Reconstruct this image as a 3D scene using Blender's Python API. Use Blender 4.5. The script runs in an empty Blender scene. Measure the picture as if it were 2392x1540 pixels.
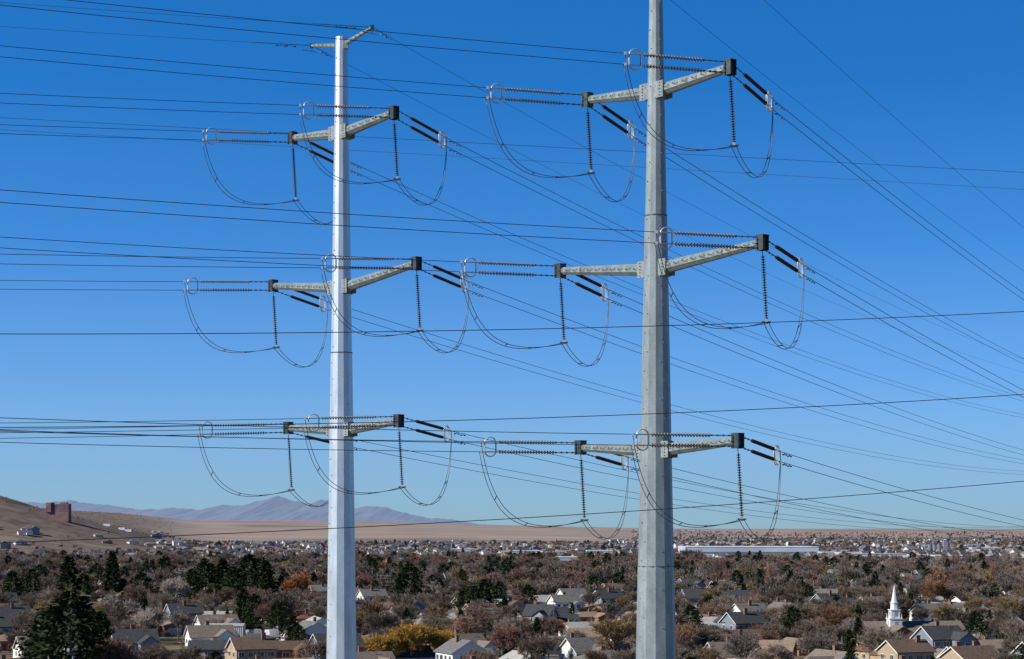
import bpy, math, random
from mathutils import Vector, Matrix, noise
random.seed(7)
R=random.random
def U(a,b): return a+(b-a)*random.random()
S=bpy.context.scene
COL=S.collection
EYE=35.0; F=4651.0
# ------------------------------------------------------------------ materials
def mix(a,b,f): return tuple(a[i]*(1-f)+b[i]*f for i in range(3))
HAZE=(0.33,0.31,0.34)  # aerial haze, painted into the base colours of distant trees and houses
MATS={}
def mat(name,col,rough=.8,metal=0,var=.25,scale=2.0,spec=.3,rnd=None,col2=None,bump=0,ns=None,blotch=0,air=None):
    if name in MATS: return MATS[name]
    m=bpy.data.materials.new(name); m.use_nodes=True
    nt=m.node_tree; b=nt.nodes['Principled BSDF']
    b.inputs['Roughness'].default_value=rough; b.inputs['Metallic'].default_value=metal
    b.inputs['Specular IOR Level'].default_value=spec
    if air:   # distant haze air-light, imitated by a glow on the surface itself
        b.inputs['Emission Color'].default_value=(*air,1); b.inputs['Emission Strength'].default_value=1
    g=nt.nodes.new('ShaderNodeNewGeometry')
    n=nt.nodes.new('ShaderNodeTexNoise'); n.inputs['Scale'].default_value=scale; n.inputs['Detail'].default_value=4
    if ns:
        mp=nt.nodes.new('ShaderNodeMapping'); mp.inputs['Scale'].default_value=ns
        nt.links.new(g.outputs['Position'],mp.inputs['Vector']); nt.links.new(mp.outputs[0],n.inputs['Vector'])
    else: nt.links.new(g.outputs['Position'],n.inputs['Vector'])
    r=nt.nodes.new('ShaderNodeValToRGB')
    c2=col2 or tuple(c*(1-var) for c in col)
    c1=col if col2 else tuple(min(1,c*(1+var)) for c in col)
    r.color_ramp.elements[0].position=.33; r.color_ramp.elements[1].position=.67
    r.color_ramp.elements[0].color=(*c2,1); r.color_ramp.elements[1].color=(*c1,1)
    nt.links.new(n.outputs['Fac'],r.inputs['Fac'])
    out=r.outputs['Color']
    def mulc(a,bcol):
        mx=nt.nodes.new('ShaderNodeMix'); mx.data_type='RGBA'; mx.blend_type='MULTIPLY'; mx.inputs[0].default_value=1
        nt.links.new(a,mx.inputs[6]); nt.links.new(bcol,mx.inputs[7]); return mx.outputs[2]
    if blotch:
        v=nt.nodes.new('ShaderNodeTexVoronoi'); v.inputs['Scale'].default_value=14
        nt.links.new(g.outputs['Position'],v.inputs['Vector'])
        r2=nt.nodes.new('ShaderNodeValToRGB'); r2.color_ramp.elements[0].color=(1-blotch*.6,)*3+(1,); r2.color_ramp.elements[1].color=(1+blotch*.6,)*3+(1,)
        sp_=nt.nodes.new('ShaderNodeSeparateColor'); nt.links.new(v.outputs['Color'],sp_.inputs[0]); nt.links.new(sp_.outputs[0],r2.inputs[0])
        out=mulc(out,r2.outputs[0])
        n2=nt.nodes.new('ShaderNodeTexNoise'); n2.inputs['Scale'].default_value=1.6; n2.inputs['Detail'].default_value=6
        mp2=nt.nodes.new('ShaderNodeMapping'); mp2.inputs['Scale'].default_value=(1,1,.18)
        nt.links.new(g.outputs['Position'],mp2.inputs[0]); nt.links.new(mp2.outputs[0],n2.inputs['Vector'])
        r3=nt.nodes.new('ShaderNodeValToRGB'); r3.color_ramp.elements[0].position=.4; r3.color_ramp.elements[1].position=.6
        r3.color_ramp.elements[0].color=(1-blotch,)*3+(1,); r3.color_ramp.elements[1].color=(1.05,1.05,1.05,1)
        nt.links.new(n2.outputs['Fac'],r3.inputs[0]); out=mulc(out,r3.outputs[0])
    if rnd:
        oi=nt.nodes.new('ShaderNodeObjectInfo')
        rr=nt.nodes.new('ShaderNodeValToRGB'); rr.color_ramp.interpolation='LINEAR'
        els=rr.color_ramp.elements
        els[0].position=0; els[0].color=(*rnd[0],1); els[1].position=1; els[1].color=(*rnd[-1],1)
        for i,c in enumerate(rnd[1:-1]):
            e=els.new((i+1)/(len(rnd)-1)); e.color=(*c,1)
        nt.links.new(oi.outputs['Random'],rr.inputs['Fac'])
        out=mulc(out,rr.outputs['Color'])
    nt.links.new(out,b.inputs['Base Color'])
    if bump:
        bp=nt.nodes.new('ShaderNodeBump'); bp.inputs['Strength'].default_value=bump; bp.inputs['Distance'].default_value=.02
        nt.links.new(n.outputs['Fac'],bp.inputs['Height']); nt.links.new(bp.outputs[0],b.inputs['Normal'])
    MATS[name]=m; return m

# ------------------------------------------------------------------ mesh builder
class MB:
    def __init__(s): s.v=[];s.f=[];s.m=[]
    def add(s,vs,fs,m=0):
        o=len(s.v); s.v.extend([tuple(v) for v in vs])
        for f in fs: s.f.append(tuple(i+o for i in f)); s.m.append(m)
    def box(s,c,size,m=0,M=None):
        x,y,z=size[0]/2,size[1]/2,size[2]/2
        vs=[Vector((a*x,b*y,d*z)) for a in(-1,1) for b in(-1,1) for d in(-1,1)]
        if M: vs=[M@v for v in vs]
        c=Vector(c); vs=[v+c for v in vs]
        s.add(vs,[(0,1,3,2),(4,6,7,5),(0,4,5,1),(2,3,7,6),(0,2,6,4),(1,5,7,3)],m)
    def tube(s,pts,rad,n=6,m=0,cap=True,closed=False):
        pts=[Vector(p) for p in pts]; N=len(pts)
        if not hasattr(rad,'__len__'): rad=[rad]*N
        d0=(pts[1]-pts[0]).normalized()
        ref=Vector((0,0,1)) if abs(d0.z)<.9 else Vector((1,0,0))
        nx=d0.cross(ref).normalized(); vs=[]
        for i,p in enumerate(pts):
            if closed: d=(pts[(i+1)%N]-pts[i-1])
            elif i==0: d=pts[1]-pts[0]
            elif i==N-1: d=pts[i]-pts[i-1]
            else: d=pts[i+1]-pts[i-1]
            if d.length<1e-9: d=d0
            d=d.normalized()
            nx=(nx-d*nx.dot(d)).normalized(); ny=d.cross(nx)
            for k in range(n):
                a=2*math.pi*(k+.5)/n
                vs.append(p+(nx*math.cos(a)+ny*math.sin(a))*rad[i])
        fs=[]
        L=N if closed else N-1
        for i in range(L):
            j=(i+1)%N
            for k in range(n):
                fs.append((i*n+k,i*n+(k+1)%n,j*n+(k+1)%n,j*n+k))
        if cap and not closed:
            fs.append(tuple(reversed(range(n)))); fs.append(tuple((N-1)*n+k for k in range(n)))
        s.add(vs,fs,m)
    def mesh(s,name,mats,smooth=False):
        me=bpy.data.meshes.new(name); me.from_pydata(s.v,[],s.f)
        for m in mats: me.materials.append(m)
        me.polygons.foreach_set('material_index',s.m)
        if smooth: me.polygons.foreach_set('use_smooth',[True]*len(s.f))
        me.update(); return me
    def obj(s,name,mats,parent=None,smooth=False,loc=None,rz=0):
        return mk(name,s.mesh(name,mats,smooth),parent,loc,rz)
def mk(name,me,parent=None,loc=None,rz=0,sc=1):
    o=bpy.data.objects.new(name,me); COL.objects.link(o)
    if loc is not None: o.location=loc
    o.rotation_euler=(0,0,rz); o.scale=(sc,sc,sc)
    if parent: o.parent=parent
    return o
def empty(name,loc=(0,0,0),rz=0):
    o=mk(name,None,None,loc,rz); o.empty_display_size=1; return o
def smst(a,b,x):
    t=max(0,min(1,(x-a)/(b-a))); return t*t*(3-2*t)

# ------------------------------------------------------------------ camera / light / sky
cam=bpy.data.cameras.new('camera'); co=bpy.data.objects.new('camera',cam); COL.objects.link(co)
co.location=(0,0,EYE); co.rotation_euler=(math.radians(90),0,0)
cam.lens=70; cam.sensor_width=36; cam.shift_y=.1944; cam.clip_start=.5; cam.clip_end=120000
S.camera=co
SUN_EL=math.radians(31); sx,sy=-.935,-.355
sl=bpy.data.lights.new('sun','SUN'); so=bpy.data.objects.new('sun',sl); COL.objects.link(so)
sl.energy=5.0; sl.angle=math.radians(.5); sl.color=(1,.95,.87)
dv=Vector((-sx*math.cos(SUN_EL),-sy*math.cos(SUN_EL),-math.sin(SUN_EL)))
so.rotation_euler=dv.to_track_quat('-Z','Y').to_euler(); so.location=(-60,-40,90)
w=bpy.data.worlds.new('World'); S.world=w; w.use_nodes=True; nt=w.node_tree
bg=nt.nodes['Background']; bg.inputs[1].default_value=.1
sk=nt.nodes.new('ShaderNodeTexSky'); sk.sky_type='NISHITA'; sk.sun_disc=False
sk.sun_elevation=SUN_EL; sk.sun_rotation=math.atan2(sx,sy)%(2*math.pi)
sk.altitude=1400; sk.air_density=1.0; sk.dust_density=.3; sk.ozone_density=3
tc=nt.nodes.new('ShaderNodeTexCoord'); mp=nt.nodes.new('ShaderNodeMapping'); mp.inputs['Scale'].default_value=(1,1,2.8); mp.inputs['Location'].default_value=(0,0,.07)
nm=nt.nodes.new('ShaderNodeVectorMath'); nm.operation='NORMALIZE'
nt.links.new(tc.outputs['Generated'],mp.inputs[0]); nt.links.new(mp.outputs[0],nm.inputs[0]); nt.links.new(nm.outputs[0],sk.inputs[0])
def wmul(a,col=None,link=None,bt='MULTIPLY',fac=None):
    t=nt.nodes.new('ShaderNodeMix'); t.data_type='RGBA'; t.blend_type=bt; t.inputs[0].default_value=1
    nt.links.new(a,t.inputs[6])
    if col: t.inputs[7].default_value=(*col,1)
    if link: nt.links.new(link,t.inputs[7])
    if fac: nt.links.new(fac,t.inputs[0])
    return t.outputs[2]
o1=wmul(sk.outputs[0],(.27,1.50,2.42))
sz=nt.nodes.new('ShaderNodeSeparateXYZ'); nt.links.new(tc.outputs['Generated'],sz.inputs[0])
hr=nt.nodes.new('ShaderNodeValToRGB'); e=hr.color_ramp.elements   # atmospheric haze near the horizon
e[0].position=0; e[0].color=(.97,)*3+(1,); e[1].position=.22; e[1].color=(0,0,0,1)
for p_,v_ in((.03,.78),(.075,.42),(.14,.12)):
    k=e.new(p_); k.color=(v_,v_,v_,1)
nt.links.new(sz.outputs['Z'],hr.inputs[0])
o2=wmul(o1,(3.0,4.5,5.4),bt='MIX',fac=hr.outputs[0])
zr=nt.nodes.new('ShaderNodeValToRGB'); e=zr.color_ramp.elements   # darker towards the zenith
e[0].position=.27; e[0].color=(1,1,1,1); e[1].position=.42; e[1].color=(.18,.18,.18,1)
nt.links.new(sz.outputs['Z'],zr.inputs[0])
o3=wmul(o2,link=zr.outputs[0]); nt.links.new(o3,bg.inputs[0])
S.view_settings.view_transform='Standard'; S.view_settings.look='None'; S.view_settings.exposure=0

# ------------------------------------------------------------------ terrain
def gz(x,y):
    if y<2300: return 0.0
    u=x/y
    amt=30+40*(1-smst(-.12,.12,u))
    st=4700+1500*smst(.03,.14,u)
    z=amt*smst(st,st+4200,y)
    k=smst(.165,.32,-u)
    z+=100*k*smst(2400,3300,y)*(1-.4*smst(4500,7000,y))
    z+=26*smst(.15,.20,-u)*smst(2500,3600,y)
    a=smst(2600,3400,y)*min(1,k*3)
    z+=a*(noise.noise(Vector((x/260,y/260,0)))*8+noise.noise(Vector((x/80,y/80,3)))*3+noise.noise(Vector((x/30,y/30,5)))*1.2)
    z+=smst(5200,8000,y)*noise.noise(Vector((x/1500,y/1200,7)))*5
    return z
mb=MB()
ys=[-600,-200,0,150,350,600,900,1300,1800,2300]
y=2300
while y<9500: y*=1.009; ys.append(y)
while y<60000: y*=1.06; ys.append(y)
NC=300
for yy in ys:
    wd=max(900,yy*.62)
    for i in range(NC+1):
        x=-wd+2*wd*i/NC
        mb.v.append((x,yy,gz(x,yy)))
for j in range(len(ys)-1):
    for i in range(NC):
        a=j*(NC+1)+i; mb.f.append((a,a+1,a+NC+2,a+NC+1)); mb.m.append(0)
gm=bpy.data.materials.new('ground'); gm.use_nodes=True; nt=gm.node_tree; b=nt.nodes['Principled BSDF']
b.inputs['Roughness'].default_value=1; b.inputs['Specular IOR Level'].default_value=.05
g=nt.nodes.new('ShaderNodeNewGeometry'); sp=nt.nodes.new('ShaderNodeSeparateXYZ'); nt.links.new(g.outputs['Position'],sp.inputs[0])
def nz(scale,vecscale=(1,1,1),det=5):
    mp=nt.nodes.new('ShaderNodeMapping'); mp.inputs['Scale'].default_value=vecscale
    n=nt.nodes.new('ShaderNodeTexNoise'); n.inputs['Scale'].default_value=scale; n.inputs['Detail'].default_value=det
    nt.links.new(g.outputs['Position'],mp.inputs[0]); nt.links.new(mp.outputs[0],n.inputs['Vector']); return n.outputs['Fac']
def ramp(fac,stops):
    r=nt.nodes.new('ShaderNodeValToRGB'); e=r.color_ramp.elements
    e[0].position=stops[0][0]; e[0].color=(*stops[0][1],1); e[1].position=stops[-1][0]; e[1].color=(*stops[-1][1],1)
    for p,c in stops[1:-1]: k=e.new(p); k.color=(*c,1)
    nt.links.new(fac,r.inputs[0]); return r.outputs[0]
def mixc(f,a,bb):
    m=nt.nodes.new('ShaderNodeMix'); m.data_type='RGBA'
    nt.links.new(f,m.inputs[0]); nt.links.new(a,m.inputs[6]); nt.links.new(bb,m.inputs[7]); return m.outputs[2]
def mr(v,a,bb):
    m=nt.nodes.new('ShaderNodeMapRange'); m.inputs[1].default_value=a; m.inputs[2].default_value=bb; nt.links.new(v,m.inputs[0]); return m.outputs[0]
near=ramp(nz(.035),[(.35,(.10,.085,.055)),(.5,(.19,.155,.10)),(.6,(.25,.20,.13)),(.72,(.12,.12,.10))])
midc=ramp(nz(.01,(1,.4,1),8),[(.36,(.15,.115,.105)),(.5,(.25,.20,.17)),(.65,(.18,.14,.13))])
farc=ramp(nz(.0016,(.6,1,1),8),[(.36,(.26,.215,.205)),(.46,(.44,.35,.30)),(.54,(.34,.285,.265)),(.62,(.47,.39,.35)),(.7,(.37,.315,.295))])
hillc=ramp(nz(.012,(1,1,3),8),[(.36,(.14,.11,.10)),(.46,(.27,.215,.18)),(.54,(.18,.145,.125)),(.64,(.30,.245,.205))])
rat=nt.nodes.new('ShaderNodeMath'); rat.operation='DIVIDE'; nt.links.new(sp.outputs['X'],rat.inputs[0]); nt.links.new(sp.outputs['Y'],rat.inputs[1])
c=mixc(mr(sp.outputs['Y'],1200,2600),near,midc)
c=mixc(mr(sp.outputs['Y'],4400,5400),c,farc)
hm=nt.nodes.new('ShaderNodeMath'); hm.operation='MULTIPLY'
nt.links.new(mr(rat.outputs[0],-.165,-.20),hm.inputs[0]); nt.links.new(mr(sp.outputs['Y'],2300,2700),hm.inputs[1])
c=mixc(hm.outputs[0],c,hillc)
nt.links.new(c,b.inputs['Base Color'])
mb.obj('ground',[gm],smooth=True)

# mountains
prof=[(-500,1150),(-100,1165),(100,1175),(165,1169),(200,1175),(260,1181),(330,1191),(400,1187),(470,1190),(520,1179),(560,1183),(600,1171),(650,1159),(690,1171),(720,1177),(750,1167),(780,1175),(830,1186),(870,1183),(905,1185),(940,1198),(990,1208),(1050,1213),(1100,1222),(1180,1230),(1400,1240)]
def pint(px):
    for (a,ya),(bb,yb) in zip(prof,prof[1:]):
        if a<=px<=bb: return ya+(yb-ya)*(px-a)/(bb-a)
    return 1235
def mountains(name,D,off,m,seed,rows=30,step=2.5):
    mb=MB(); cols=[-500+step*i for i in range(int(1850/step))]
    for j in range(rows+1):
        t=j/rows
        for px in cols:
            Y=D-9000+t*9000
            h=(1235-pint(px)-off)*D/F+35
            h+=noise.fractal(Vector((px/30+seed,0,0)),.9,2,5)*22
            X=(px-1196)/F*D
            rdg=abs(noise.fractal(Vector((px/60+seed,t*1.6,1)),.8,2.1,4))
            z=h*(t**1.2)*(1-.35*(1-t)*min(1,rdg*2.0))
            mb.v.append((X,Y,max(z,-20)))
    n=len(cols)
    for j in range(rows):
        for i in range(n-1):
            a=j*n+i; mb.f.append((a,a+1,a+n+1,a+n)); mb.m.append(0)
    mb.obj(name,[m],smooth=True)
mm=mat('mountain_rock_haze_glow',(.085,.085,.10),1,0,scale=.0006,col2=(.065,.065,.08),spec=0,air=(.165,.225,.36))  # dim rock plus haze put in as surface glow
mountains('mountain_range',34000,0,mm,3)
mm2=mat('mountain_rock_far_haze_glow',(.05,.05,.06),1,0,scale=.0006,col2=(.04,.04,.05),spec=0,air=(.23,.32,.45))  # farther ridge, stronger haze glow put into the material
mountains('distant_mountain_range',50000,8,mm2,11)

# ------------------------------------------------------------------ transmission towers
galvR=mat('galvanized_steel_weathered',(.34,.39,.395),.42,.15,scale=3,col2=(.26,.305,.31),spec=.4,ns=(1,1,.4),blotch=.13)
galvL=mat('galvanized_steel_new',(.68,.73,.77),.34,.4,scale=2.2,col2=(.55,.60,.64),spec=.5,ns=(1,1,.3),blotch=.07)
galvA=mat('galvanized_arm',(.31,.36,.355),.5,.1,scale=5,col2=(.22,.26,.26),spec=.3,blotch=.14)
darkst=mat('dark_steel_plate',(.06,.075,.08),.5,.5,scale=5)
poly=mat('insulator_lit',(.24,.20,.16),.5,0,scale=8)  # left-going strings: sunlit look put into the polymer colour
polyd=mat('insulator_shaded',(.06,.045,.035),.4,0,scale=8)  # same polymer on other strings, shaded look put into the colour
alu=mat('aluminium_ring',(.62,.62,.60),.35,.3,scale=8,var=.1)
hw=mat('hardware_steel',(.12,.12,.12),.5,.5,scale=9)
wire=mat('conductor',(.045,.045,.05),.5,.3,scale=3)
wirel=mat('jumper_conductor',(.13,.135,.14),.45,.4,scale=3)

AZ=math.radians(48); ADIR=Vector((math.cos(AZ),-math.sin(AZ),0))
LDIR=Vector((-math.cos(math.radians(20)),-math.sin(math.radians(20)),0))
RDIR=Vector((math.cos(math.radians(64)),math.sin(math.radians(64)),0))
def insul(mb,p0,p1,m,sp=.125,r=.085,n=10):
    p0=Vector(p0);p1=Vector(p1); L=(p1-p0).length; N=int(L/sp); pts=[];rad=[]
    for i in range(N):
        for f,rr in((.0,.03),(.40,.03),(.47,r),(.66,r*.92),(.9,.032)):
            pts.append(p0.lerp(p1,(i+f)/N)); rad.append(rr)
    pts.append(p1); rad.append(.03)
    mb.tube(pts,rad,n,m)
def bez(a,b,c,d,n=22):
    o=[]
    for i in range(n+1):
        t=i/n; o.append(a*(1-t)**3+b*3*t*(1-t)**2+c*3*t*t*(1-t)+d*t**3)
    return o
def span(p,dirv,s1,c,L,n=60,t0=0):
    pts=[]
    for i in range(n+1):
        t=t0+(L-t0)*(i/n)**1.2
        pts.append(p+dirv*t+Vector((0,0,-s1*t+c*t*t)))
    return pts
def damper(mb,p,d,m=0):
    mb.tube([p-d*.22+Vector((0,0,-.09)),p+d*.22+Vector((0,0,-.09))],.012,4,m)
    for s in(-1,1): mb.tube([p+d*(s*.24-.07)+Vector((0,0,-.1)),p+d*(s*.24+.07)+Vector((0,0,-.1))],.04,6,m)
    mb.box(p+Vector((0,0,-.05)),(.04,.04,.1),m)
def ring(mb,c,d,hw_,hh,r,m):
    pts=[];rc=hw_; s=hh-rc
    for i in range(9):
        a=math.pi*i/8; pts.append(c+d*(rc*math.cos(a))+Vector((0,0,s+rc*math.sin(a))))
    for i in range(9):
        a=math.pi+math.pi*i/8; pts.append(c+d*(rc*math.cos(a))+Vector((0,0,-s+rc*math.sin(a))))
    mb.tube(pts,r,6,m,closed=True)

def tower(X,Y,ztop,dtop,slope,levels,galv,joints,lslope,shz,slen,ph):
    T=empty('transmission_tower',(X,Y,0))
    def rad(z): return (dtop+(ztop-z)*slope)/2
    mb=MB(); zs=[0]+sorted(joints)+[ztop]
    for i in range(len(zs)-1):
        a,bz=zs[i],zs[i+1]; off=.018*(i)
        vs=[];n=12
        for z in (a,bz):
            for k in range(n):
                t=2*math.pi*(k+ph)/n; r=rad(z)+.03-off
                vs.append((math.cos(t)*r,math.sin(t)*r,z+(0 if z==a else .004*i)))
        fs=[(k,(k+1)%n,n+(k+1)%n,n+k) for k in range(n)]+[tuple(n+k for k in range(n))]
        mb.add(vs,fs,0)
    mb.add([(math.cos(2*math.pi*(k+ph)/12)*(rad(0)+.5),math.sin(2*math.pi*(k+ph)/12)*(rad(0)+.5),z) for z in(-.2,.35) for k in range(12)],
           [(k,(k+1)%12,12+(k+1)%12,12+k) for k in range(12)]+[tuple(12+k for k in range(12))],0)
    mb.obj('pole',[galv],T)
    mb=MB(); z=3.0;i=0
    while z<ztop-.5:
        for ang in(-75,-150):
            t=math.radians(ang+(15 if i%2 else 0)); r=rad(z)+.01
            dd=Vector((math.cos(t),math.sin(t),0))
            zz=z+(.45 if ang==-75 else 0)
            mb.tube([dd*(r-.06)+Vector((0,0,zz)),dd*(r+.035)+Vector((0,0,zz))],.026,6,0)
        z+=.95;i+=1
    for jz in joints:
        mb.tube([(0,0,jz-.02),(0,0,jz+.03)],[rad(jz)+.035]*2,12,1)
    mb.obj('step_bolts',[galvA,hw],T)
    arms=MB();plates=MB();ins=MB();rings=MB();hd=MB();jmp=MB();wl=MB();wr=MB()
    P0=Vector((X,Y,0))
    for (L,ztip,zp) in levels:
        for s in(1,-1):
            ad=ADIR*s; tip=ad*L+Vector((0,0,ztip+EYE)); root=ad*(rad(zp+EYE)-.05)+Vector((0,0,zp+EYE))
            side=Vector((-ad.y,ad.x,0))
            arms.tube([root,root+(tip-root)*.5,tip-ad*.1],[.33,.27,.20],8,0)
            nl=int(L/.62)
            for k in range(nl):
                f=(k+.7)/(nl+.4); c=root.lerp(tip,f); r=.33-.12*f
                for sd in(-1,1):
                    q=[c+side*sd*(r*.93)+Vector((0,0,.10)),c+side*sd*(r+.04)+Vector((0,0,.04)),c+side*sd*(r+.05)+ad*.3+Vector((0,0,.0)),c+side*sd*(r*.93)+ad*.32+Vector((0,0,.10))]
                    plates.tube(q,.014,4,0)
            M=Matrix.Rotation(math.atan2(ad.y,ad.x),3,'Z')
            for sd in(-1,1):
                plates.box(root+ad*.12+side*sd*.34,(.62,.035,.82),1,M)
                for bz in(-.32,-.16,0,.16,.32):
                    c=root+ad*.22+side*sd*.36+Vector((0,0,bz)); plates.tube([c,c+side*sd*.03],.03,6,0)
            plates.box(root+ad*.05,(.05,.72,.9),1,M)
            for sd in(-1,1): plates.box(tip+side*sd*.2,(.46,.04,.72),0,M)
            plates.box(tip-ad*.24,(.03,.36,.68),0,M); plates.box(tip+Vector((0,0,.37)),(.5,.46,.03),0,M)
            plates.box(tip+ad*.1,(.03,.34,.6),0,M)
            ends={}
            for dn,d,s1,lk,se,rg,en,im in(('L',LDIR,lslope,1.25,4.35,4.8,5.35,0),('R',RDIR,.066,1.9,5.2,5.7,6.3,1)):
                dd=(d+Vector((0,0,-s1-(.02 if dn=='R' else 0)))).normalized()
                for o in(.26,-.26):
                    a=tip+d*.2+Vector((0,0,o))
                    hd.tube([a,a+dd*lk],.024,5,0)
                    for k in range(4): hd.box(a+dd*(lk*(.2+.25*k)),(.09,.07,.09),0)
                    insul(ins,a+dd*lk,a+dd*se,im,r=.10 if im==0 else .098,sp=.15 if im==0 else .11)
                    hd.tube([a+dd*se,a+dd*en],.032,6,1)
                    hd.box(a+dd*(en-.05),(.12,.12,.14),1)
                c=tip+d*.2+dd*rg
                hd.box(c-dd*.3,(.06,.06,.6),0)
                for sd in(-1,1): ring(rings,c+Vector((-d.y,d.x,0))*sd*.04,dd,.31,.50,.026,0)
                E=tip+d*.2+dd*en; ends[dn]=E
                ww=wl if dn=='L' else wr
                for o in(.26,-.26):
                    p=P0+E+Vector((0,0,o))
                    pts=span(p,d,s1,(0.00019 if dn=='R' else .0004),(350 if dn=='R' else 170))
                    ww.tube(pts,.017 if dn=='L' else .0175,5,0,cap=False)
                    if dn=='R':
                        for tt in(.7,1.5): damper(hd,E+Vector((0,0,o-s1*tt))+d*tt,d,0)
            v0=tip+Vector((0,0,-.38)); v1=v0+Vector((.0,0,-.22))+Vector((.03,0,0)); v2=v0+Vector((.20,0,-3.25))
            hd.tube([v0,v1],.02,5,0); insul(ins,v1,v2,1,sp=.12,r=.105)
            J=v2+Vector((0,0,-.18)); hd.box(v2+Vector((0,0,-.05)),(.12,.12,.16),1); 
            hd.box(J+Vector((0,0,.04)),(.42,.1,.08),0)
            A=ends['L'];B=ends['R']; c1=[];c2=[]
            for o,sh in((.26,.13),(-.26,-.13)):
                lat=Vector((sh*1.0,sh*.4,0)); jj=J+lat+Vector((0,0,0))
                a=A+Vector((0,0,o))+lat*.3; bb=B+Vector((0,0,o))
                toA=(A-J); toA.z=0; toB=(B-J); toB.z=0
                q1=bez(a,a+Vector((0,0,-4.2-o))-toA*.12,jj+toA*.55+Vector((0,0,-.75+sh*.6)),jj)
                q2=bez(jj,jj+toB*.28+Vector((0,0,-1.15)),bb-toB*.04+lat*1.5+Vector((0,0,-5.6-o)),bb)
                jmp.tube(q1,.018,5,0); jmp.tube(q2,.018,5,0); c1.append(q1); c2.append(q2)
            for q,ks in((c1,(6,13,17)),(c2,(7,14,17))):
                for k in ks:
                    jmp.tube([q[0][k],q[1][k]],.025,5,1)
    for s in(1,-1):
        ad=ADIR*s; root=ad*.25+Vector((0,0,ztop-.45)); tip=ad*(slen)+Vector((0,0,shz+EYE))
        arms.tube([root,tip],[.15,.09],8,0); plates.box(tip,(.22,.12,.26),0)
        for k in range(6):
            c=root.lerp(tip,(k+.8)/6.6); plates.tube([c+Vector((-.1,-.16,.02)),c+Vector((.1,-.17,-.02))],.022,4,0)
        plates.box(ad*.42+Vector((0,0,ztop-.5)),(.3,.3,.5),1)
        for d,s1,cc,L,ww in((LDIR,lslope-.01,.0004,170,wl),(RDIR,.062,.00018,350,wr)):
            p=P0+tip+d*.15
            ww.tube(span(p,d,s1,cc,L),.011,4,0,cap=False)
            ww.tube(span(p,d,s1,cc,1.6 if ww is wr else 3.6,6),.02,5,0)
            for tt in(1.3,1.9): 
                q=tip+d*tt+Vector((0,0,-s1*tt)); damper(hd,q,d,0)
            hd.tube([tip,tip+Vector((0,0,-.35)),tip+d*.6+Vector((0,0,-.3))],.02,4,0)
    arms.obj('crossarms',[galvA],T); plates.obj('bracket_plates',[darkst,galvA],T)
    ins.obj('insulator_strings',[poly,polyd],T,smooth=True); rings.obj('corona_rings',[alu],T,smooth=True)
    hd.obj('line_hardware',[hw,alu],T); jmp.obj('jumper_cables',[wirel,hw],T,smooth=True)
    wl.obj('overhead_power_line',[wire],None,smooth=True); wr.obj('overhead_power_line',[wire],None,smooth=True)
    return T
tower(7.23,100,EYE+29.4,.57,.0385,[(4.95,22.3,21.95),(7.0,13.6,13.05),(5.45,4.22,3.95)],galvR,[EYE-1.9,EYE+15.7],.004,29.2,2.6,-.17)
tower(-10.1,118,EYE+29.1,.74,.0283,[(4.95,23.85,23.45),(7.0,15.0,14.3),(5.4,6.15,5.85)],galvL,[EYE-12,EYE+10.4],.04,29.15,2.95,.5)

mb=MB()
def quad3(p,q,r,x):
    (x0,z0),(x1,z1),(x2,z2)=p,q,r
    return z0*(x-x1)*(x-x2)/((x0-x1)*(x0-x2))+z1*(x-x0)*(x-x2)/((x1-x0)*(x1-x2))+z2*(x-x0)*(x-x1)/((x2-x0)*(x2-x1))
for a,b_,c_ in((5.83,6.58,8.0),(3.03,3.63,4.95),(-.43,.33,1.75)):
    pts=[]
    for i in range(61):
        x=-45+i*1.6; Y=65.8+x*.4
        pts.append((x,Y,EYE+quad3((-15.4,a),(0,b_),(18.9,c_),x)))
    mb.tube(pts,.0135,5,0,cap=False)
mb.obj('overhead_power_line',[wire],smooth=True)
mb=MB()
for hL,hR in((960,832),(932,792)):
    pts=[]
    for i in range(41):
        f=-.3+1.6*i/40; px=2392*f; Y=140+6*f; h=hL+(hR-hL)*f
        pts.append(((px-1196)/F*Y,Y,EYE+h/F*Y))
    mb.tube(pts,.017 if hL==960 else .012,4,0,cap=False)
mb.obj('overhead_power_line',[wire],smooth=True)

# ------------------------------------------------------------------ trees
def perp(d):
    r=Vector((U(-1,1),U(-1,1),U(-1,1))); v=d.cross(r)
    return v.normalized() if v.length>1e-4 else Vector((1,0,0))
def bare(seed,H=10,spread=.9,fan=(6,6,6,6,3),tw=.05,droop=0,name='bare_tree',mats=None):
    random.seed(seed); mb=MB()
    lens=[.27,.30,.20,.13,.08,.055]
    def rec(p,d,L,r,lv):
        e=p+d*L
        if lv<=1:
            mid=p+d*L*.5+perp(d)*L*.06; mb.tube([p,mid,e],[r,r*.8,r*.6],5,0,cap=False)
        elif lv==2: mb.tube([p,e],[r,r*.5],3,0,cap=False)
        else:
            s=perp(d)*tw*(1.0 if lv>3 else 1.3)
            mb.add([p-s,p+s,e+s*.4,e-s*.4],[(0,1,2,3)],1)
        if lv>=len(fan): return
        n=fan[lv]+random.choice((-1,0,0,1))
        for k in range(max(1,n)):
            f=U(.35,1) if lv else U(.55,1)
            a=U(.3,1.0)*spread
            nd=(d*math.cos(a)+perp(d)*math.sin(a))
            nd.z+=.18*(1 if lv<3 else .4)-droop*(lv>=3)
            nd.normalize()
            if lv==0: nd.z=abs(nd.z)
            rec(p.lerp(e,f),nd,H*lens[lv+1]*U(.7,1.25),r*.55,lv+1)
    rec(Vector((0,0,0)),Vector((U(-.05,.05),U(-.05,.05),1)).normalized(),H*lens[0],H*.022,0)
    me=mb.mesh(name,mats); return me
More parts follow.
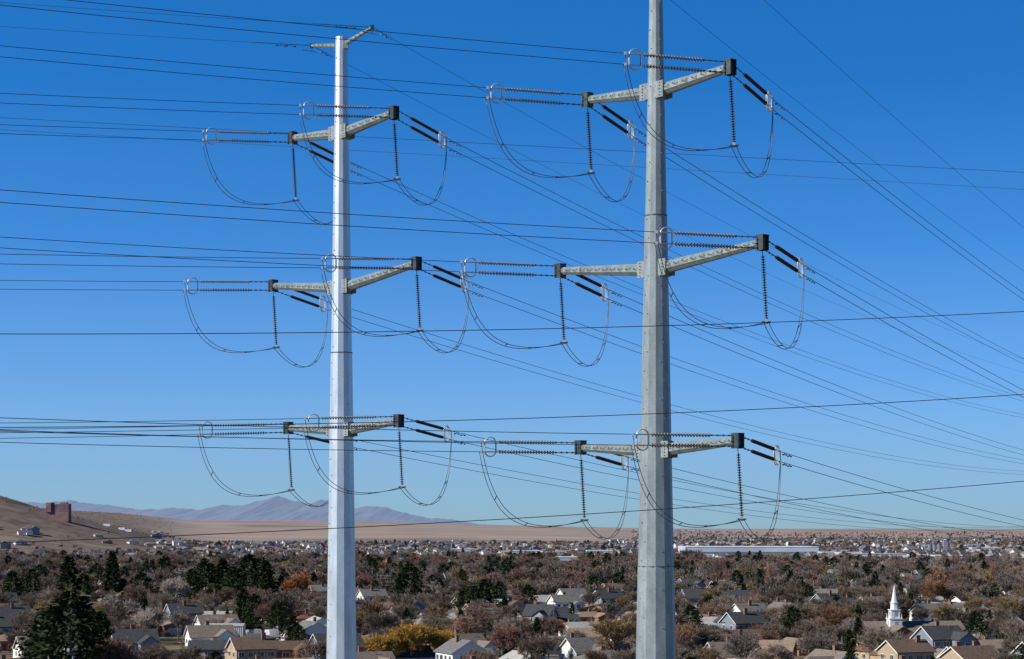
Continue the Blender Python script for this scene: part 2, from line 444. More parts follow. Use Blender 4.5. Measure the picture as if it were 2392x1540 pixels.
def conifer(seed,H=15,Rm=3.6,prof='cone',n=62,mats=None,name='evergreen_tree',cl=.55):
    random.seed(seed); mb=MB(); mb.tube([(0,0,0),(0,0,H*.95)],[H*.018,.03],6,0)
    lob=[U(.75,1.2) for _ in range(9)]
    for i in range(n):
        t=(i+.5)/n; h=H*(.06+.94*t)
        pr=(1-t)**.7 if prof=='cone' else (math.sin(math.pi*min(1,.22+t*.78))**.55)*(.95)
        for k in range(9):
            a=U(0,6.283); L=Rm*pr*U(.7,1.15)*lob[int(a/6.2832*9)%9]*(1+.15*math.sin(i*.9+seed))+.12
            dr=Vector((math.cos(a),math.sin(a),-.18+.3*t))
            for q in range(5):
                f=.3+.7*(q+R())/5; c=Vector((0,0,h))+dr*L*f+Vector((U(-.2,.2),U(-.2,.2),U(-.25,.25)))
                sz=cl*U(.5,1.15)*(1.1-.3*f)
                u=(dr.normalized()+Vector((U(-.6,.6),U(-.6,.6),U(-.5,.3)))).normalized(); v=perp(u)
                mb.add([c-u*sz*.6-v*sz*.3,c-v*sz*.45+u*.2*sz,c+u*sz,c+v*sz*.45],[(0,1,2,3)],1+(R()<.35))
    return mb.mesh(name,mats)
bark=mat('bark',(.15,.125,.105),.95,scale=3)
RN=[(1.0,.94,.84),(.72,.73,.72),(1.2,1.12,1.0),(.6,.56,.52),(1.0,.98,.92),(1.55,1.52,1.5),(1.2,.80,.50),(.78,.77,.77),(1.35,1.12,.62),(.5,.49,.48),(1.1,1.02,.95),(1.1,.68,.58),(.85,.84,.83)]
twig=mat('twigs',(.22,.187,.163),.95,scale=.4,var=.2,rnd=RN,spec=.1)
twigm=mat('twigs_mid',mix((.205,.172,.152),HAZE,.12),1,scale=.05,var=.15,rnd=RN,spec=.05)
twigf=mat('twigs_far',mix((.19,.15,.14),HAZE,.36),1,scale=.02,var=.15,rnd=[mix(c,(1,1,1),.35) for c in RN],spec=0)  # distance haze put into the twig colour, tint range softened
twigo=mat('twigs_willow',(.42,.25,.06),.95,scale=.5,var=.3,spec=.1)
twigr=mat('twigs_red',(.24,.085,.06),.95,scale=.5,var=.3,spec=.1)
twigs_or=mat('twigs_orange',(.38,.19,.09),.95,scale=.5,var=.3,spec=.1)
twigw=mat('twigs_pale',(.48,.41,.36),.95,scale=.5,var=.2,spec=.1)
gr1=mat('needles_dark',(.020,.032,.012),.8,scale=.7,var=.4,spec=.2)
gr2=mat('needles_light',(.055,.07,.024),.8,scale=.7,var=.4,spec=.2)
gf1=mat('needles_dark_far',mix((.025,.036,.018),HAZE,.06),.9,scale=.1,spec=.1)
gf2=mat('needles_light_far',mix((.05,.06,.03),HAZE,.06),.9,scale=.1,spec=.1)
B_near=[bare(s,10,sp,(6,6,6,6,3),.034,mats=[bark,twig]) for s,sp in((1,.85),(2,1.05),(3,.7),(4,.95))]
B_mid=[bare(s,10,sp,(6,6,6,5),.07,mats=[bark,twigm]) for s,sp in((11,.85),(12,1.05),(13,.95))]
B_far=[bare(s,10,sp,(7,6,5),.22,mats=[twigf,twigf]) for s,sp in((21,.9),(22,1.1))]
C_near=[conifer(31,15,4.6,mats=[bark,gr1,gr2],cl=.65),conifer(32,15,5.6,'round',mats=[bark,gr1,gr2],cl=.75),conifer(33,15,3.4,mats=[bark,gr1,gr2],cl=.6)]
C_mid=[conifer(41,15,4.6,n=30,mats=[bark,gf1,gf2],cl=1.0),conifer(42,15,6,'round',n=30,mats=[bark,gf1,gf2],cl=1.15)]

random.seed(99)
# ------------------------------------------------------------------ houses
glass=mat('window_glass',(.04,.05,.06),.15,0,spec=.6,scale=1)
white=mat('white_trim',(.78,.78,.76),.6,var=.05,scale=1)
roofs={'brown':(.17,.12,.09),'grey':(.19,.185,.18),'dark':(.075,.078,.085),'tan':(.32,.24,.18),'light':(.46,.455,.44),'green':(.05,.10,.07),'red':(.25,.11,.08),'taupe':(.23,.19,.16)}
walls={'white':(.80,.79,.76),'cream':(.62,.55,.42),'brick':(.32,.16,.11),'tanb':(.44,.34,.23),'greyw':(.42,.43,.44),'blueg':(.22,.26,.30),'yellow':(.62,.42,.12),'beige':(.56,.49,.40)}
def RM(k,hz=0): return mat('shingles_%s_%d'%(k,int(hz*100)),mix(roofs[k],HAZE,hz),.9,scale=1.6,var=.2,spec=.15)  # hz sets how much distance haze is painted into the colour
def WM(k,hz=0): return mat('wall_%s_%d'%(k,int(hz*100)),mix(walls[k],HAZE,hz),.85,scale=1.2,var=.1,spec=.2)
def roof_gable(mb,cx,cy,w,d,h,rise,ax='x',oh=.5,m=0,th=.16):
    def P(x,y,z): return (cx+x,cy+y,z) if ax=='x' else (cx-y,cy+x,z)
    W=w/2+oh; Dp=d/2+oh; zl=h-rise*oh/(d/2)
    for s in(1,-1):
        vs=[P(-W,s*Dp,zl),P(W,s*Dp,zl),P(W,0,h+rise),P(-W,0,h+rise)]
        vs+= [P(-W,s*Dp,zl+th),P(W,s*Dp,zl+th),P(W,0,h+rise+th),P(-W,0,h+rise+th)]
        mb.add(vs,[(0,1,2,3),(7,6,5,4),(0,4,5,1),(1,5,6,2),(0,3,7,4)],m)
def wall_gable(mb,cx,cy,w,d,h,rise,ax='x',m=0):
    def P(x,y,z): return (cx+x,cy+y,z) if ax=='x' else (cx-y,cy+x,z)
    W=w/2;D=d/2
    vs=[P(-W,-D,0),P(W,-D,0),P(W,D,0),P(-W,D,0),P(-W,-D,h),P(W,-D,h),P(W,D,h),P(-W,D,h),P(-W,0,h+rise-.01),P(W,0,h+rise-.01)]
    mb.add(vs,[(0,1,5,4),(2,3,7,6),(1,2,6,9,5),(3,0,4,8,7)],m)
def roof_hip(mb,cx,cy,w,d,h,rise,oh=.5,m=0):
    W=w/2+oh;D=d/2+oh; rx=max(.1,W-D)
    vs=[(cx-W,cy-D,h-.1),(cx+W,cy-D,h-.1),(cx+W,cy+D,h-.1),(cx-W,cy+D,h-.1),(cx-W,cy-D,h+.08),(cx+W,cy-D,h+.08),(cx+W,cy+D,h+.08),(cx-W,cy+D,h+.08),(cx-rx,cy,h+rise),(cx+rx,cy,h+rise)]
    mb.add(vs,[(3,2,1,0),(0,1,5,4),(1,2,6,5),(2,3,7,6),(3,0,4,7),(4,5,9,8),(5,6,9),(6,7,8,9),(7,4,8)],m)
def window(mb,x,y,z,w,h,nx,ny):
    if ny: 
        mb.box((x,y+ny*.03,z),(w+.24,.1,h+.24),1); mb.box((x,y+ny*.065,z),(w,.1,h),0); mb.box((x,y+ny*.08,z),(.06,.1,h),1)
    else:
        mb.box((x+nx*.03,y,z),(.1,w+.24,h+.24),1); mb.box((x+nx*.065,y,z),(.1,w,h),0); mb.box((x+nx*.08,y,z),(.1,.06,h),1)
def house_parts(w=13,d=9,st=1,roof='gable',pitch=.42,rk='brown',wk='brick',wing=True,seed=0,hz=0):
    random.seed(seed); h=2.8*st+.2; rise=pitch*d/2
    W=MB();Rf=MB();Wi=MB();Do=MB();Ch=MB()
    wall_gable(W,0,0,w,d,h,rise if roof=='gable' else .02)
    if roof=='gable':
        roof_gable(Rf,0,0,w,d,h,rise)
        for sx_ in(-1,1):
            for sy_ in(-1,1):
                X=sx_*(w/2+.52); Wi.add([(X,sy_*(d/2+.5),h-rise*.5/(d/2)-.12),(X,sy_*(d/2+.5),h-rise*.5/(d/2)+.14),(X,0,h+rise+.14),(X,0,h+rise-.12)],[(0,1,2,3)],1)
    else: roof_hip(Rf,0,0,w,d,h,rise)
    if wing:
        ww=min(6.5,w*.45); wx=w/2-ww/2-.3; wd=4.0
        hh=h if st==1 else h-1.2*(seed%2)
        wall_gable(W,wx,-d/2-wd/2+1,wd+2,ww,hh,pitch*ww/2,'y'); roof_gable(Rf,wx,-d/2-wd/2+1+.6,wd+3.2,ww,hh+.02,pitch*ww/2,'y',oh=.4)
        fy=-d/2-wd
        Do.box((wx,fy-.02,1.2),(ww*.68,.1,2.3),1)
        for k in range(3): Do.box((wx,fy-.05,.65+.55*k),(ww*.66,.1,.04),2)
        if st==2: window(Wi,wx,fy,4.2,1.6,1.2,0,-1)
    for s in range(st):
        z=1.55+2.8*s
        for fx in(-.38,-.12):
            window(Wi,w*fx,-d/2,z,U(1.1,1.9),1.2,0,-1)
        for fx in(-.35,-.1,.15,.38): window(Wi,w*fx,d/2,z,U(1.0,1.8),1.1,0,1)
        for sx_ in(-1,1):
            for fy in(-.25,.22): window(Wi,sx_*w/2,d*fy,z,1.3,1.1,sx_,0)
    Do.box((-w*.25+0.1,-d/2-.02,1.1),(1.0,.12,2.1),0); Do.box((-w*.25+.1,-d/2-1,.08),(2.2,2,.16),3)
    cx=U(-.3,.1)*w; Ch.box((cx,d*.12,h+rise*.6),(1.0,.7,rise*1.3+.9)); Ch.box((cx,d*.12,h+rise*.6+rise*.65+.5),(1.15,.85,.12))
    Ch.tube([(w*.2,-d*.1,h+rise*.6),(w*.2,-d*.1,h+rise+.3)],.09,6)
    gm_=mat('garage_door',(.66,.64,.60),.6,var=.05,scale=1); dm=mat('front_door',(.14,.05,.04),.5,scale=1); cm=mat('concrete',(.38,.37,.35),.9,scale=1)
    bm_=mat('chimney_brick',(.26,.14,.10),.9,scale=3)
    return [('walls',W.mesh('walls',[WM(wk,hz)])),('roof',Rf.mesh('roof',[RM(rk,hz)])),('windows',Wi.mesh('windows',[glass,white])),('doors',Do.mesh('doors',[dm,gm_,white,cm])),('chimney',Ch.mesh('chimney',[bm_]))]
def place_house(parts,x,y,rz,name='house',z=0):
    e=empty(name,(x,y,z),rz)
    for n,me in parts: mk(n,me,e)
    return e
def join_parts(parts,name):
    mb=MB(); mats=[]
    for n,me in parts:
        base=len(mats); mats+=list(me.materials)
        o=len(mb.v); mb.v+= [tuple(v.co) for v in me.vertices]
        for p in me.polygons: mb.f.append(tuple(i+o for i in p.vertices)); mb.m.append(base+p.material_index)
    return mb.mesh(name,mats)
specs=[dict(w=14,d=9,rk='brown',wk='brick'),dict(w=13,d=9,rk='grey',wk='cream',roof='hip'),dict(w=15,d=9.5,rk='dark',wk='white',pitch=.5),
 dict(w=11,d=9,st=2,rk='grey',wk='white',pitch=.6),dict(w=14,d=8.5,rk='tan',wk='brick',roof='hip'),dict(w=12,d=8,rk='light',wk='white',wing=False,pitch=.45),
 dict(w=11,d=9.5,st=2,rk='dark',wk='blueg',pitch=.65),dict(w=16,d=9,rk='tan',wk='beige'),dict(w=12,d=9,rk='red',wk='tanb',roof='hip',pitch=.5),
 dict(w=12,d=8.5,rk='light',wk='beige',pitch=.5,wing=False),dict(w=13,d=9,st=1,rk='taupe',wk='white',pitch=.7),dict(w=10,d=9,st=2,rk='brown',wk='tanb',pitch=.55)]
HN=[house_parts(seed=i,**s) for i,s in enumerate(specs)]
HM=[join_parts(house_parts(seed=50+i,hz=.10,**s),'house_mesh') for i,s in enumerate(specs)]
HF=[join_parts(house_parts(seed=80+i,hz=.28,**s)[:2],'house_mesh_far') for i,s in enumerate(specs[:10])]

def scatter(name,me,pts,parent_pre=None):
    mb=MB()
    for (x,y,z,r,s) in pts:
        c,sn=math.cos(r)*s/2,math.sin(r)*s/2
        mb.add([(x-c+sn,y-sn-c,z),(x+c+sn,y+sn-c,z),(x+c-sn,y+sn+c,z),(x-c-sn,y-sn+c,z)],[(0,1,2,3)])
    p=mb.obj(name,[]); p.instance_type='FACES'; p.use_instance_faces_scale=True; p.instance_faces_scale=1
    p.show_instancer_for_render=False; p.show_instancer_for_viewport=False
    mk(me.name+'_part',me,p); return p

def W(px,yb): Y=EYE*F/(yb-1235); return (px-1196)/F*Y,Y
occ=[]
def occupied(x,y,r=0):
    for a,b_,c_ in occ:
        if (x-a)**2+(y-b_)**2<(c_+r)**2: return True
    return False
clear=[]
def cleared(x,y):
    for a,b_,c_,d_ in clear:
        if a<x<b_ and c_<y<d_: return True
    return False
random.seed(5)
def hero(px,yb,wpx,rz,name='house',**k):
    x,Y=W(px,yb); w=wpx/F*Y
    p=house_parts(w=w,seed=int(px),**k); place_house(p,x,Y,rz,name); occ.append((x,Y,w*.62))
    clear.append((x-w*.5,x+w*.45,Y-60,Y)); return x,Y
hero(50,1420,125,.05,'long_building',d=9,rk='green',wk='beige',pitch=.3,wing=False)
hero(268,1412,125,-.05,'long_building',d=10,rk='dark',wk='brick',pitch=.3,wing=False)
hero(448,1427,108,.08,'yellow_brick_house',d=9,rk='brown',wk='yellow',pitch=.35,wing=False)
hero(475,1462,130,.15,'house',d=14,rk='light',wk='cream',pitch=.3,wing=False)
hero(910,1437,115,-.12,'brick_house',d=11,rk='red',wk='brick',pitch=.35)
hero(1165,1450,85,.25,'white_house',d=9,st=2,rk='light',wk='white',pitch=.5)
hero(1262,1476,62,-.35,'gray_house',d=9,st=2,rk='dark',wk='greyw',pitch=.75)
hero(1320,1474,55,.2,'gray_house',d=9,st=1,rk='dark',wk='blueg',pitch=.6)
hero(1625,1428,60,.2,'townhouse',d=10,st=2,rk='dark',wk='blueg',pitch=.7)
hero(1690,1430,60,.2,'townhouse',d=10,st=2,rk='dark',wk='blueg',pitch=.6)
hero(1735,1428,50,.2,'townhouse',d=10,st=2,rk='dark',wk='greyw',pitch=.6)
hero(1670,1480,62,.1,'white_house',d=8,st=1,rk='light',wk='white',pitch=.6)
hero(1925,1422,60,-.2,'gray_house',d=9,st=2,rk='grey',wk='greyw',pitch=.6)
hero(1400,1508,140,.1,'house',d=11,rk='tan',wk='beige',pitch=.4,wing=False)
hero(1090,1534,75,.6,'house',d=9,rk='taupe',wk='white',pitch=.7)
hero(60,1470,80,.6,'white_house',d=9,rk='taupe',wk='white',pitch=.6)
hero(500,1540,110,.1,'house',d=11,rk='dark',wk='blueg',pitch=.35,wing=False)
hero(1360,1545,80,.5,'house',d=9,rk='grey',wk='white',pitch=.7)
hero(1800,1545,110,-.3,'house',d=10,rk='tan',wk='brick',pitch=.5)
hero(1600,1460,50,.3,'white_house',d=9,rk='taupe',wk='white',pitch=.7)
hero(720,1425,60,.2,'white_house',d=9,rk='grey',wk='white',pitch=.6)
hero(1050,1415,70,.2,'house',d=9,rk='dark',wk='beige',pitch=.4)
def barn(px,yb,wpx,d,h,rise,rz,wall,roofm,name,panel=None,ax='x'):
    x,Y=W(px,yb); w=wpx/F*Y; 
    if ax=='y': w,d=wpx,d
    e=empty(name,(x,Y,0),rz)
    Wm=MB(); wall_gable(Wm,0,0,w,d,h,rise,ax); 
    Wm.obj('walls',[wall],e); r=MB(); roof_gable(r,0,0,w,d,h,rise,ax,oh=.25); r.obj('roof',[roofm],e)
    rb=MB(); ww,dd=(w,d) if ax=='x' else (d,w)
    n=int(ww/.6)
    for i in range(n+1): rb.box((-ww/2+ww*i/n,-dd/2-.03,h/2),(.12,.08,h),0)
    rb.obj('ribs',[white],e)
    if panel:
        q=MB(); q.box((ww*.1,-dd/2-.1,h*.45),(ww*.42,.06,h*.6),0); q.obj('red_panel',[panel],e)
    dr=MB(); dr.box((-ww*.28,-dd/2-.1,h*.42),(ww*.22,.06,h*.84),0); dr.obj('roll_door',[glass],e)
    occ.append((x,Y,ww*.6)); clear.append((x-ww*.5,x+ww*.5,Y-90,Y))
barn(525,1496,90,8,4.6,.6,.02,WM('greyw'),RM('light'),'metal_shed',mat('red_paint',(.42,.05,.04),.6,scale=.5))
barn(742,1496,16,9,5.0,2.2,.25,WM('white'),RM('light'),'metal_barn',None,'y')
x,Y=W(2130,1512); e=empty('church',(x,Y,0),.12)
q=MB(); wall_gable(q,0,0,28,16,4.0,3.6); wall_gable(q,-7,-9,9,9,4,2.8,'y'); q.obj('walls',[WM('brick')],e)
q=MB(); roof_gable(q,0,0,28,16,4.0,3.6,oh=.8); roof_gable(q,-7,-9,9,9,4,2.8,'y',oh=.6); q.obj('roof',[RM('taupe')],e)
q=MB(); 
for k in range(6): window(q,-1+k*2.4,-8,2.2,1.1,1.9,0,-1)
q.obj('windows',[glass,white],e)
q=MB(); sxp=-6.3; syp=-3
q.box((sxp,syp,6.9),(3.6,3.6,3.2)); q.box((sxp,syp,8.6),(4.0,4.0,.25)); q.box((sxp,syp,9.9),(2.7,2.7,2.4)); q.box((sxp,syp,11.2),(3.1,3.1,.22))
q.tube([(sxp,syp,11.3),(sxp,syp,13.2)],[1.15,1.1],8); q.tube([(sxp,syp,13.2),(sxp,syp,13.4)],[1.35,1.35],8)
q.tube([(sxp,syp,13.4),(sxp,syp,18.6)],[.95,.03],8)
for s in(-1,1):
    for t in(-1,1): q.tube([(sxp+s*1.7,syp+t*1.7,8.7),(sxp+s*1.7,syp+t*1.7,10.2)],[.16,.02],5)
q.obj('steeple',[white],e)
q=MB()
for zz,o,hh in((10,1.37,1.4),(7,1.82,1.6)):
    q.box((sxp,syp-o,zz),(.9,.06,hh)); q.box((sxp-o,syp,zz),(.06,.9,hh)); q.box((sxp+o,syp,zz),(.06,.9,hh))
q.obj('louvers',[mat('louver_grey',(.35,.36,.38),.8,scale=1)],e)
occ.append((x,Y,17)); clear.append((x-14,x+14,Y-60,Y))
fw=mat('far_white',(.80,.82,.85),.8,var=.03,scale=.05)
fg=mat('far_grey',(.45,.47,.52),.8,var=.1,scale=.05)
def bigbox(px,yb,wpx,h,d,name,wm,rm,rz=0,bands=True,z=0,dock=0):
    Y=EYE*F/(yb-1235)
    x=(px-1196)/F*Y; w=wpx/F*Y
    e=empty(name,(x,Y,z),rz); q=MB(); q.box((0,0,h/2),(w,d,h)); q.obj('walls',[wm],e)
    q=MB(); q.box((0,0,h+.3),(w+1,d+1,.6)); q.obj('roof',[rm],e)
    if bands:
        q=MB(); q.box((0,-d/2-.1,h*.35),(w*.96,.2,h*.22)); q.obj('window_band',[mat('band_far',(.16,.2,.26),.5,scale=.1)],e)
    occ.append((x,Y,w*.3)); clear.append((x-w*.52,x+w*.5,Y-350,Y+d*.6)); return x,Y
bigbox(1745,1297,305,11,110,'warehouse',mat('far_pale_blue',(.5,.58,.68),.8,scale=.02),fw)
bigbox(2040,1309,130,7,60,'warehouse',fw,fg); bigbox(2250,1311,150,6,40,'long_building',fg,fw)
bigbox(1870,1318,90,5,40,'long_building',fg,fw); bigbox(1400,1297,60,6,40,'long_building',fg,fw)
bigbox(2170,1320,60,7,20,'store_building',mat('far_red',(.45,.10,.08),.8,scale=.05),mat('far_yellow',(.6,.42,.12),.8,scale=.05))
for px in(1650,1950,2140,2300,1560,1320,1230,1080,1980,2220,2350): bigbox(px,U(1285,1325),U(30,70),6,30,'long_building',fg,fw)
x,Y=W(2172,1297)
q=MB()
for i in range(3): q.tube([(i*6,0,0),(i*6,0,14)],2.6,10)
q.box((20,0,9.5),(5,6,19)); q.tube([(-6,0,0),(-6,0,21)],.8,6); q.obj('industrial_silos',[mat('silo_concrete',(.24,.26,.30),.9,scale=.1)],None,loc=(x,Y,0))
Yh=3100; xh=(137-1196)/F*Yh
zb=EYE+(1235-1187)/F*Yh
zg=gz(xh,Yh)
e=empty('hillside_building',(xh,Yh,zb),-.1)
q=MB(); q.box((0,0,0),(36,14,13)); q.box((-13,-1,1),(8,18,15)); q.box((9,0,7.6),(10,10,2.2)); q.box((0,0,-14),(36,14,15)); q.obj('walls',[mat('hazy_brick',(.22,.13,.13),.9,scale=.1)],e)
q=MB()
for r_ in range(5):
    for k in range(10): q.box((-7+k*2.5,-7.1,-5+r_*2.4),(1.4,.3,1.1))
q.obj('windows',[mat('hazy_window',(.12,.12,.16),.5)],e)
for px in (250,285,300):
    Y=3300; xx=(px-1196)/F*Y; q=MB(); q.box((0,0,2),(11,8,4)); q.obj('hillside_shed',[fw],None,loc=(xx,Y,gz(xx,Y)))

# street grid of houses
th=math.radians(24); ct,st_=math.cos(th),math.sin(th)
def PQ(p,q): return p*ct-q*st_, p*st_+q*ct
near_n=0; mid={i:[] for i in range(len(HM))}; far={i:[] for i in range(len(HF))}
random.seed(21)
for k in range(-20,90):
    for sgn in(1,-1):
        for j in range(-120,160):
            p=j*20+U(-3,3); q=70*k+sgn*(19+U(-1.5,4))
            if abs((p+1000)%200)<11: continue
            x,y=PQ(p,q)
            if y<400 or y>2600 or abs(x)>.30*y+15: continue
            if R()<(.14 if y<880 else .22+.25*noise.noise(Vector((x/150,y/150,8)))): continue
            if occupied(x,y,8) or (y>1500 and cleared(x,y)): continue
            rz=th+(0 if sgn>0 else math.pi)+U(-.06,.06)+(math.pi/2 if R()<.25 else 0)
            if y<880:
                i=random.randrange(len(HN)); nm_={'brick':'brick_house','white':'white_house'}.get(specs[i]['wk'],'house')
                place_house(HN[i],x,y,rz,nm_); near_n+=1
                occ.append((x,y,6.5))
            else:
                mid[random.randrange(len(HM))].append((x,y,.0,rz,U(.85,1.05)))
for _ in range(3600):
    y=math.sqrt(U(2600**2,5600**2)); x=U(-.32,.32)*y
    if y>4600 and -.17*y<x<.05*y: continue
    if x<-.18*y and (y>3000 or R()<.6): continue
    if cleared(x,y) or noise.noise(Vector((x/300,y/500,2)))<-.1: continue
    far[random.randrange(len(HF))].append((x,y,gz(x,y),th+random.choice((0,1.57,3.14,4.71)),U(.8,1.3)))
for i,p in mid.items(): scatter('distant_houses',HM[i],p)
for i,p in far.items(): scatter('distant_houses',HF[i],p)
# roads
rd=MB();sw=MB();ln=MB()
for k in range(-12,30):
    q=70*k
    for j in range(-6,9):
        p0,p1=j*200,j*200+200
        a,b_=PQ(p0,q); 
        if not(250<b_<2200 and abs(a)<.35*b_+150): continue
        def strip(m,q0,q1,z0,z1):
            vs=[Vector((*PQ(pp,qq),zz)) for zz in(z0,z1) for pp,qq in((p0+5,q0),(p1-5,q0),(p1-5,q1),(p0+5,q1))]
            m.add(vs,[(4,5,6,7),(0,1,5,4),(1,2,6,5),(2,3,7,6),(3,0,4,7)])
        strip(rd,q-4.5,q+4.5,-.05,.02); strip(sw,q+4.5,q+6.3,-.05,.14); strip(sw,q-6.3,q-4.5,-.05,.14)
        strip(ln,q-.07,q+.07,0,.026)
        vs=[Vector((*PQ(pp,qq),.016)) for pp,qq in((p0-5,q-35),(p0+5,q-35),(p0+5,q+35),(p0-5,q+35))]
        rd.add(vs,[(0,1,2,3)])
rd.obj('road',[mat('asphalt',(.06,.06,.062),.9,scale=.5)]); sw.obj('pavement',[mat('concrete',(.38,.37,.35),.9,scale=1)]); ln.obj('road_markings',[white])
x,Y=W(610,1490); q=MB(); q.add([(x-22,Y-30,.03),(x+24,Y-30,.03),(x+24,Y+28,.03),(x-22,Y+28,.03)],[(0,1,2,3)]); q.obj('parking_lot',[mat('gravel',(.36,.33,.29),.95,scale=.4)])
occ.append((x,Y,23)); clear.append((x-20,x+14,Y-170,Y))
# vehicles
def vehicle(kind,col):
    mb=MB(); Wd=.9
    pr={'car':[(-2.2,.35),(-2.25,.85),(-1.9,.98),(-1.3,1.42),(.5,1.45),(1.15,.98),(2.1,.82),(2.25,.4)],
        'pickup_truck':[(-2.7,.5),(-2.7,1.15),(-.6,1.15),(-.55,1.85),(.7,1.85),(1.3,1.2),(2.5,1.1),(2.6,.5)],
        'van':[(-2.8,.4),(-2.85,2.2),(-2.6,2.4),(1.4,2.4),(2.2,1.3),(2.75,1.1),(2.8,.4)],
        'box_truck':[(-3.6,.7),(-3.6,3.2),(1.2,3.2),(1.25,2.4),(2.3,2.3),(2.8,1.4),(3.3,1.3),(3.3,.6)]}[kind]
    n=len(pr); vs=[(x,-Wd,z) for x,z in pr]+[(x,Wd,z) for x,z in pr]
    mb.add(vs,[tuple(range(n)),tuple(reversed(range(n,2*n)))]+[(i,n+i,n+(i+1)%n,(i+1)%n) for i in range(n)],0)
    if kind=='car':
        for s in(-1,1): mb.add([(-1.5,s*.91,1.0),(.95,s*.91,1.0),(.4,s*.91,1.38),(-1.15,s*.91,1.38)],[(0,1,2,3)],1)
        mb.add([(.56,-.8,1.43),(.56,.8,1.43),(1.13,.8,1.02),(1.13,-.8,1.02)],[(0,1,2,3)],1)
    elif kind=='pickup_truck':
        for s in(-1,1): mb.add([(-.5,s*.91,1.25),(1.1,s*.91,1.25),(.65,s*.91,1.75),(-.45,s*.91,1.75)],[(0,1,2,3)],1)
    else:
        x0=.6 if kind=='van' else 1.4; x1=1.9 if kind=='van' else 2.6
        for s in(-1,1): mb.add([(x0,s*.91,1.4),(x1,s*.91,1.4),(x0+.8,s*.91,2.1),(x0,s*.91,2.1)],[(0,1,2,3)],1)
    L=pr[-1][0]
    for xx in(-L*.62,L*.62):
        for s in(-1,1): mb.tube([(xx,s*.75,.36),(xx,s*.95,.36)],.36,12,2)
    return mb.mesh(kind,[mat('paint_'+col,{'white':(.75,.75,.75),'red':(.4,.03,.03),'dark':(.04,.045,.05),'silver':(.4,.41,.42),'blue':(.05,.1,.25)}[col],.3,.1,var=.04,spec=.5),glass,mat('tyre',(.02,.02,.02),.9)])
VM={(k,c):vehicle(k,c) for k in('car','pickup_truck','van','box_truck') for c in('white','red','dark','silver','blue')}
x0,Y0=W(610,1490)
for i in range(26):
    k=random.choice(('car','van','box_truck','pickup_truck','car')); c=random.choice(('white','white','white','silver','dark'))
    mk(k,VM[(k,c)],None,(x0-17+(i%7)*5.5+U(-.4,.4),Y0-22+(i//7)*12+U(-1,1),.035),1.2+U(-.15,.15))
for _ in range(120):
    k=random.randrange(2,13); p=U(-500,900); x,y=PQ(p,70*k+random.choice((-3.4,3.4)))
    if 450<y<900 and abs(x)<.29*y:
        kk=random.choice(('car','car','pickup_truck','van')); c=random.choice(('white','red','dark','silver','blue'))
        mk(kk,VM[(kk,c)],None,(x,y,.025),th+random.choice((0,math.pi)))
q=MB(); q.tube([(0,0,0),(0,0,11.5)],[.16,.11],6); q.box((0,0,10.8),(2.4,.12,.14)); q.box((0,0,9.9),(1.8,.12,.12)); q.tube([(.3,0,8.3),(.3,0,9.2)],.24,8)
for s in(-1,-.4,.4,1): q.tube([(s,0,10.85),(s,0,11.1)],.06,5)
upm=q.mesh('utility_pole',[mat('pole_wood',(.17,.12,.09),.9)])
for _ in range(45):
    k=random.randrange(3,26); x,y=PQ(40*random.randrange(-20,40),70*k+35)
    if y>520 and y<1900 and abs(x)<.28*y: mk('utility_pole',upm,None,(x,y,0),th)
x,Y=W(500,1440); mk('utility_pole',upm,None,(x,Y,0),.3,1.15)

# trees ------------------------------------------------------------
def htree(px,ytop,Y,me,H0,name,asp=1,zr=None):
    x=(px-1196)/F*Y; Ht=EYE-(ytop-1235)/F*Y; s=Ht/H0
    o=mk(name,me,None,(x,Y,0),U(0,6.28),s); o.scale=(s*asp,s*asp,s); occ.append((x,Y,2)); return o
E='evergreen_tree'
for px,yt,Y,i,a in((165,1385,400,1,1.2),(110,1425,430,1,1.0),(235,1430,440,0,1.1),(160,1300,820,0,1.3),(262,1288,950,0,1.1),(30,1335,850,1,1.0),(75,1330,900,1,.9),(385,1300,1100,1,.9),
    (480,1312,900,1,1.1),(520,1306,930,0,1.3),(585,1298,900,1,1.25),(620,1310,870,0,1.3),(450,1330,860,1,.9),(550,1325,860,1,1.1),(605,1335,850,1,1.1),(568,1375,690,0,1.3),(595,1388,680,1,.9),(648,1405,650,1,1.0),
    (683,1436,560,0,1.2),(700,1462,540,1,.8),(955,1318,860,1,1.1),(935,1340,850,0,1.2),(1132,1355,740,1,1.1),(1108,1370,735,1,.8),(1600,1475,520,1,1.1),(1640,1488,510,1,1.0),(1465,1503,520,1,.8),
    (2145,1400,800,1,.8),(1455,1325,1150,0,1),(1750,1338,1100,1,.8),(2210,1340,1100,1,.8),(870,1305,1200,1,.9),(1080,1330,1000,1,.7),(1385,1345,950,1,.8),(330,1337,900,1,1.0),(195,1340,880,1,1.0),(1865,1350,1000,1,.9),(2000,1345,1050,1,.7)):
    htree(px,yt,Y,C_near[i],15,E,a)
wil=bare(71,10,1.05,(7,7,7,7,3),.045,droop=.35,name='willow_tree',mats=[bark,twigo])
red=bare(72,10,.9,(6,6,7,7,3),.045,name='red_leaf_tree',mats=[bark,twigr])
orr=bare(73,10,.95,(6,7,7,7,3),.045,name='orange_leaf_tree',mats=[bark,twigs_or])
pal=bare(74,10,.85,(6,6,6,6,3),.036,name='pale_bare_tree',mats=[bark,twigw])
for px,yt,Y,a in((960,1435,500,1.25),(890,1465,490,1.0),(1030,1455,505,1.0)): htree(px,yt,Y,wil,9.5,'willow_tree',a)
clear.append((-44,-12,380,497))
for px,yt,Y in((1995,1468,560),(2350,1445,600),(1880,1480,600),(2190,1478,540),(1030,1500,540)): htree(px,yt,Y,red,9.5,'red_leaf_tree',.95)
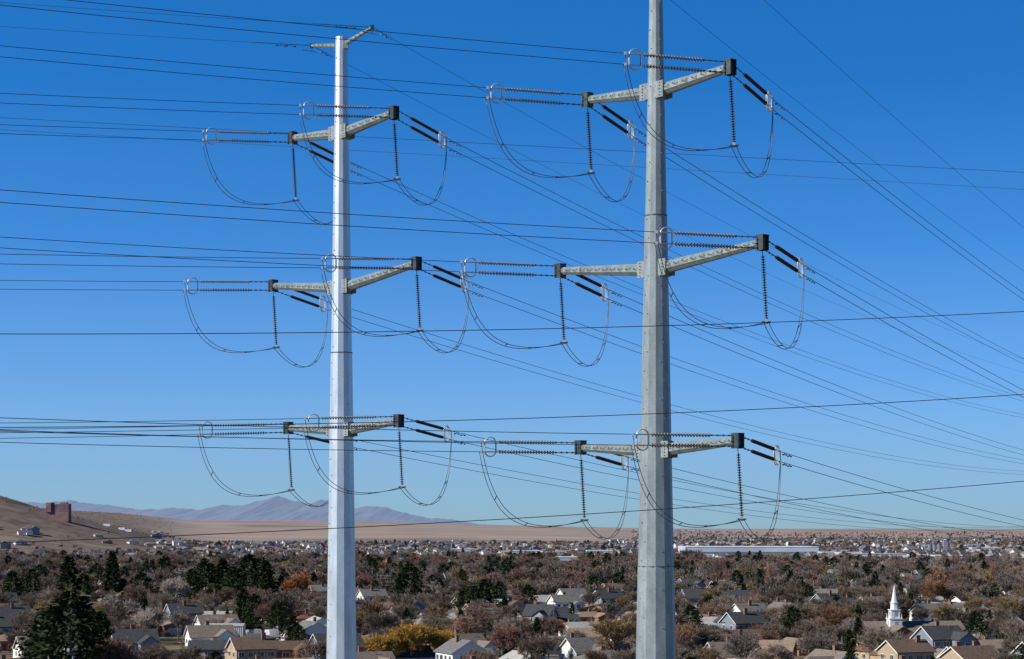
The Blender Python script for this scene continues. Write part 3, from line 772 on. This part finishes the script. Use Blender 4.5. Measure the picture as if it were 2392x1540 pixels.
for px,yt,Y in((690,1330,900),(1390,1322,1250),(250,1405,650),(320,1455,560),(2060,1335,1300),(1185,1400,800),(735,1335,1050),(1300,1440,640),(640,1350,950),(2000,1350,1150),(1600,1345,1100)): htree(px,yt,Y,orr,9.5,'orange_leaf_tree',1.1)
for px,yt,Y in((340,1405,600),(410,1335,850),(500,1430,640),(1190,1450,560),(2390,1440,560),(1850,1440,620),(900,1400,760),(1075,1420,700),(1700,1500,520),(2280,1470,560)): htree(px,yt,Y,pal,9.5,'bare_tree',.95)
random.seed(77)
bm={i:[] for i in range(3)}; cmid={i:[] for i in range(2)}; bf={i:[] for i in range(2)}
n=0
for _ in range(32000):
    y=math.sqrt(U(400**2,2000**2)); x=U(-.31,.31)*y
    dens=.29 if y<880 else .29
    if y<520: dens=.17
    cl=noise.noise(Vector((x/60,y/60,5)))
    if R()>dens*(1+1.3*cl): continue
    qq=(-x*st_+y*ct)%70; 
    if qq<6.5 or qq>63.5: continue
    if cleared(x,y): continue
    if y<880 and occupied(x,y,1.2): continue
    H=U(4.5,12)*(1 if R()<.85 else 1.3)
    if y<880:
        if R()<.10: mk('evergreen_tree',random.choice(C_near),None,(x,y,0),U(0,6.28),U(.35,.85))
        else:
            s=H/9.5; o=mk('bare_tree',random.choice(B_near),None,(x,y,0),U(0,6.28),s); o.scale=(s*U(.9,1.3),s*U(.9,1.3),s)
        n+=1
    else:
        if R()<.11: cmid[random.randrange(2)].append((x,y,0,U(0,6.28),U(.4,.95)))
        else: bm[random.randrange(3)].append((x,y,0,U(0,6.28),H/9.5*1.15))
for _ in range(19000):
    y=math.sqrt(U(2000**2,8200**2)); x=U(-.33,.33)*y; u=x/y
    if -.17<u<.06 and y>4600+300*noise.noise(Vector((x/200,0,0))): continue
    sc=1
    if u<=-.17 and y>2700:
        if R()<.6: continue
        sc=.45
    if u>.06 and y>6500 and R()<.6: continue
    cl=noise.noise(Vector((x/250,y/500,9)))
    if R()>.7+.6*cl: continue
    if cleared(x,y): continue
    bf[random.randrange(2)].append((x,y,gz(x,y)-.3,U(0,6.28),U(.6,1.25)*sc))
    if R()<.05 and u>-.17: cmid[random.randrange(2)].append((x+9,y,gz(x+9,y),U(0,6.28),U(.5,.8)))
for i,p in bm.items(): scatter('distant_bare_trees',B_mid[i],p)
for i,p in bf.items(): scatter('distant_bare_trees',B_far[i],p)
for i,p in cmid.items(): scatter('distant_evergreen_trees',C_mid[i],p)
print('near houses',near_n,'near trees',n,'hill',zg,zb,'mid',sum(map(len,bm.values())),'far',sum(map(len,bf.values())))
